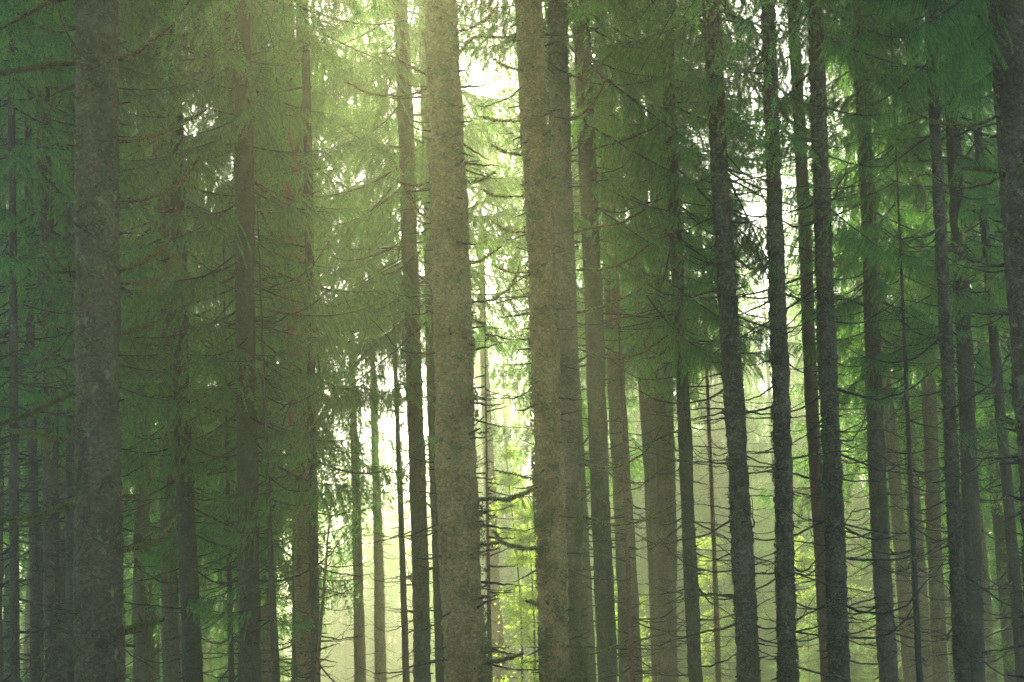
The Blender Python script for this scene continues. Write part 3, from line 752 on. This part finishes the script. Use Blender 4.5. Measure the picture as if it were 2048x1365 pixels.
t = Spruce(31.0, 2046, 1930, 24, 16, 'dark', seed=39, label='leaning dark spruce beside the large dark one with drooping boughs')
t.dead(1365, 500, 46, (0.5, 1.2), stub=0.2); t.boughs(640, -60, 2.4, 0.9)
t = Spruce(40.0, 1438, 1385, 11, 9, 'brown', H=16, seed=40, sides=14, label='very thin pole in green mist between slender and scaly spruces')
t.dead(1365, 500, 40, (0.4, 1.0), stub=0.1); t.boughs(760, 0, 1.6, 0.7)

# live boughs added above the frame, up to the crowns, to shade the mist
for t in TREES:
    if t.crown is None or t.seed in (2, 19, 20, 21, 22, 23, 24): continue
    top = -int((1.2 + 2.3 * t.R) * F_PX / t.d)
    t.boughs(-int(0.9 * F_PX / t.d) if t.d < 24 else -60, top, 2.6, min(1.25, t.R * 1.05))

# ------------------------------------------------------------------ the sunlit broadleaf sapling in the gap
def broadleaf(px, py_top, d, label, seed, hgt):
    rng = np.random.default_rng(seed)
    p = at(px, 1365, d); gz = ground_z(p.x, d)
    root = bpy.data.objects.new('broadleaf_sapling', None); COL.objects.link(root); root.location = (p.x, d, gz)
    tag(root, label, 'tree')
    mb = MB(); ml = MB()
    z = np.linspace(0, hgt, 12); P = np.stack([0.15 * np.sin(z * 0.5), 0.1 * np.cos(z * 0.6), z], 1)
    tube(mb, P, np.linspace(0.05, 0.008, 12), 6, 0)
    C, D = [], []
    for k in range(int(9 * hgt)):
        i = rng.integers(2, 12); a = rng.uniform(0, 6.28)
        Q = curve_pts(P[i], [math.cos(a), math.sin(a), rng.uniform(-0.1, 0.6)], rng.uniform(0.5, 1.5) * (1.15 - i / 14), 0.35, 6, rng, 0.05)
        tube(mb, Q, np.linspace(0.012, 0.003, 6), 4, 0, False)
        m = 75; u = rng.uniform(0.8, 5, m); j = np.minimum(u.astype(int), 4); f = (u - j)[:, None]
        C.append(Q[j] * (1 - f) + Q[j + 1] * f + rng.normal(size=(m, 3)) * 0.09); D.append(rng.normal(size=(m, 3)) + np.array([0, 0, -0.5]))
    blades(ml, np.concatenate(C), np.concatenate(D), 0.085, 0.055, rng, 0, spread=0.5, along=0.9)
    obj('trunk', mb.mesh('trunk', [TWIG]), root); obj('crown', ml.mesh('crown', [LIME]), root)
broadleaf(1036, 900, 52.0, 'sunlit lime green broadleaf sapling glowing in the gap between two big trunks', 1, 7.8)
broadleaf(1060, 1000, 46.0, 'lower lime green broadleaf sapling close against the brown pair of trunks', 2, 5.4)
broadleaf(1252, 1000, 58.0, 'lime green broadleaf sapling past the thin dead sapling with the reddish stem', 3, 5.0)
broadleaf(1425, 900, 66.0, 'sunlit broadleaf sapling in misty light between slender and scaly spruces', 4, 6.5)
broadleaf(1612, 900, 60.0, 'sunlit broadleaf sapling shining behind the smooth reddish spruce', 5, 6.0)
broadleaf(1815, 900, 57.0, 'yellow-green broadleaf sapling lit between the plain brown and the bluish grey spruces', 6, 6.5)
broadleaf(1700, 900, 70.0, 'sunlit broadleaf sapling between the lichen-scaled and the plain brown spruce', 7, 7.0)

# ------------------------------------------------------------------ farther spruces filling the wood
FAR_TRUNK = []
for i in range(3):
    me, _ = trunk_mesh(None, (0.01 * (i - 1), 0.0), lambda q: max(0.012, 0.17 * (1 - q / 26.0)), 26.0, 1.0, 18.0, 0.25, 12, 'tan' if i else 'dark', 0.8, 300 + i, stubs=False)
    FAR_TRUNK.append(me)

def far_tree(x, y, H, zc, R, ndead, label, group, seed):
    r = random.Random(seed)
    root = bpy.data.objects.new('spruce_tree', None); COL.objects.link(root)
    root.location = (x, y, ground_z(x, y)); tag(root, label, 'tree', group)
    s = H / 26.0
    lean = Matrix(((1, 0, -0.03 + r.uniform(-0.02, 0.02), 0), (0, 1, 0, 0), (0, 0, 1, 0), (0, 0, 0, 1)))
    tk = obj('trunk', r.choice(FAR_TRUNK), root, Matrix.Rotation(r.uniform(0, 6.28), 4, 'Z') @ Matrix.Diagonal((s * r.uniform(0.8, 1.25),) * 2 + (s, 1)))
    m = Matrix.Translation((0, 0, zc)) @ Matrix.Rotation(r.uniform(0, 6.28), 4, 'Z') @ Matrix.Diagonal((R, R, (H + 0.3 - zc) / 14.0, 1))
    obj('crown', r.choice(CROWN), root, m)
    inv = tk.matrix_basis.inverted()
    for k in range(ndead):
        z = r.uniform(1.5, zc); a = r.uniform(0, 6.28)
        mm = Matrix.Translation((0, 0, z)) @ Matrix.Rotation(a, 4, 'Z') @ Matrix.Rotation(math.radians(r.uniform(-5, 20)), 4, 'Y') @ Matrix.Scale(r.uniform(0.6, 1.6), 4)
        obj('dead_branch', r.choice(DEAD), tk, mm, inv)

def young_spruce(x, y, H, label, group, seed, R):
    r = random.Random(seed)
    root = bpy.data.objects.new('young_spruce', None); COL.objects.link(root)
    root.location = (x, y, ground_z(x, y)); tag(root, label, 'tree', group)
    s = H / 26.0
    obj('trunk', r.choice(FAR_TRUNK), root, Matrix.Diagonal((s * 1.3, s * 1.3, s, 1)))
    obj('crown', r.choice(CROWN), root, Matrix.Translation((0, 0, 0.5)) @ Matrix.Rotation(r.uniform(0, 6.28), 4, 'Z') @ Matrix.Diagonal((R, R, (H - 0.3) / 14.0, 1)))

NICK = {1: 'thick grey-barked spruce',
        2: 'tall pale brown spruce',
        3: 'brown pair of trunks',
        5: 'large dark spruce with drooping boughs',
        6: 'dark spruce edging the bright gap',
        7: 'dark spruce with the bare lower trunk',
        10: 'lichen-flecked spruce with tangled twigs',
        11: 'thin dark pole with crossing twigs',
        14: 'straight olive spruce with a thin twin',
        22: 'dark straight spruce by the clearing',
        26: 'smooth dark spruce with slanting boughs',
        28: 'slender dark spruce with curling branches',
        29: 'broad pale misty trunk',
        30: 'scaly spruce crossed by a dark spray',
        31: 'scaly spruce with pale lichen plates',
        33: 'lichen-scaled spruce before the reddish one',
        34: 'plain brown spruce',
        36: 'shaded spruce',
        37: 'slim bluish grey scaly spruce',
        38: 'dark spruce past the bluish grey one',
        39: 'leaning dark spruce'}
def behind(p):
    """the landmark spruce nearest in direction"""
    ang = math.atan2(p.x, p.y)
    return NICK[min(NICK, key=lambda k: abs(math.atan2(SEEN[k].x, SEEN[k].y) - ang))]

placed = [(o.location.x, o.location.y) for o in COL.objects if o.type == 'EMPTY']
rr = random.Random(99)
count = 0
for tries in range(9000):
    if count >= 190: break
    y = 34 + 26 * rr.random() if tries < 1200 else 60 + 100 * rr.random() ** 1.1
    px = rr.uniform(-220, 2270)
    # the clearing: an open lane through the wood, towards the sun
    if 610 < px < 880 and y < 134: continue
    if 530 < px < 620 and 46 < y < 134: continue
    if 940 < px < 1090 and y < 100: continue
    if 1230 < px < 1740 and 50 < y < 86: continue
    if 1390 < px < 1745 and y < 86: continue
    if px < 560 and y < 60 and rr.random() < 0.55: continue
    p = at(px, 1000, y)
    if y < 56 and abs(p.x - LANE * y) < 1.5: continue
    if 56 <= y < 135 and abs(p.x - LANE * y + 1.3) < 4.2: continue
    if 50 < y < 90 and abs(p.x - 0.3 - LANE * (y - 48)) < 3.2: continue
    if min((p.x - a) ** 2 + (p.y - b) ** 2 for a, b in placed) < (2.6 if y < 70 else 3.5) ** 2: continue
    placed.append((p.x, p.y)); count += 1
    near = y < 62
    zc = rr.uniform(9.0, 12.0) if y < 52 and 1230 < px < 1740 else rr.uniform(5.0, 9.0) if y < 75 else rr.uniform(1.2, 5.0)
    far_tree(p.x, p.y, rr.uniform(26, 32) if y < 60 else rr.uniform(22, 29), zc, lane_radius(p.x, p.y, rr.uniform(0.9, 1.3)) if y < 60 else rr.uniform(0.85, 1.25), 12 if near else 0,
             ('spruce rising deeper in the green mist behind the ' if near else 'faint far spruce deep in pale mist beyond the ') + behind(p),
             'spruces standing deeper in the wood' if near else 'faint spruces deep in the mist', 500 + count)

count = 0
for tries in range(4000):
    if count >= 42: break
    y = rr.uniform(38, 95); px = rr.uniform(-60, 2110)
    if 545 < px < 1100: continue
    p = at(px, 1000, y)
    if min((p.x - a) ** 2 + (p.y - b) ** 2 for a, b in placed) < 1.5 ** 2: continue
    placed.append((p.x, p.y)); count += 1
    young_spruce(p.x, p.y, rr.uniform(4.5, 9.5), 'bushy young spruce low in the understorey behind the ' + behind(p), 'young spruces in the understorey', 900 + count, rr.uniform(0.5, 0.9))

# the far edges of the two open places
for lo, hi, n, ya, yb, lab, grp in ((590, 900, 22, 136, 166, 'pale ghost of a spruce at the far misty edge of the bright clearing', 'faint spruces at the far edge of the clearing'),
                                    (900, 1130, 16, 98, 125, 'pale hazy spruce far beyond the glowing lime sapling', 'hazy spruces beyond the lime sapling'),
                                    (1190, 1790, 36, 87, 118, 'sunlit hazy spruce closing the open place behind the scaly trunks', 'hazy spruces behind the scaly trunks')):
    for k in range(n):
        y = rr.uniform(ya, yb); px = lo + (hi - lo) * (k + rr.random()) / n
        p = at(px, 1000, y)
        far_tree(p.x, p.y, rr.uniform(26, 31) if lo > 700 else rr.uniform(19, 24), rr.uniform(0.6, 2.5), rr.uniform(0.9, 1.2), 0, lab, grp, 1200 + k + lo)
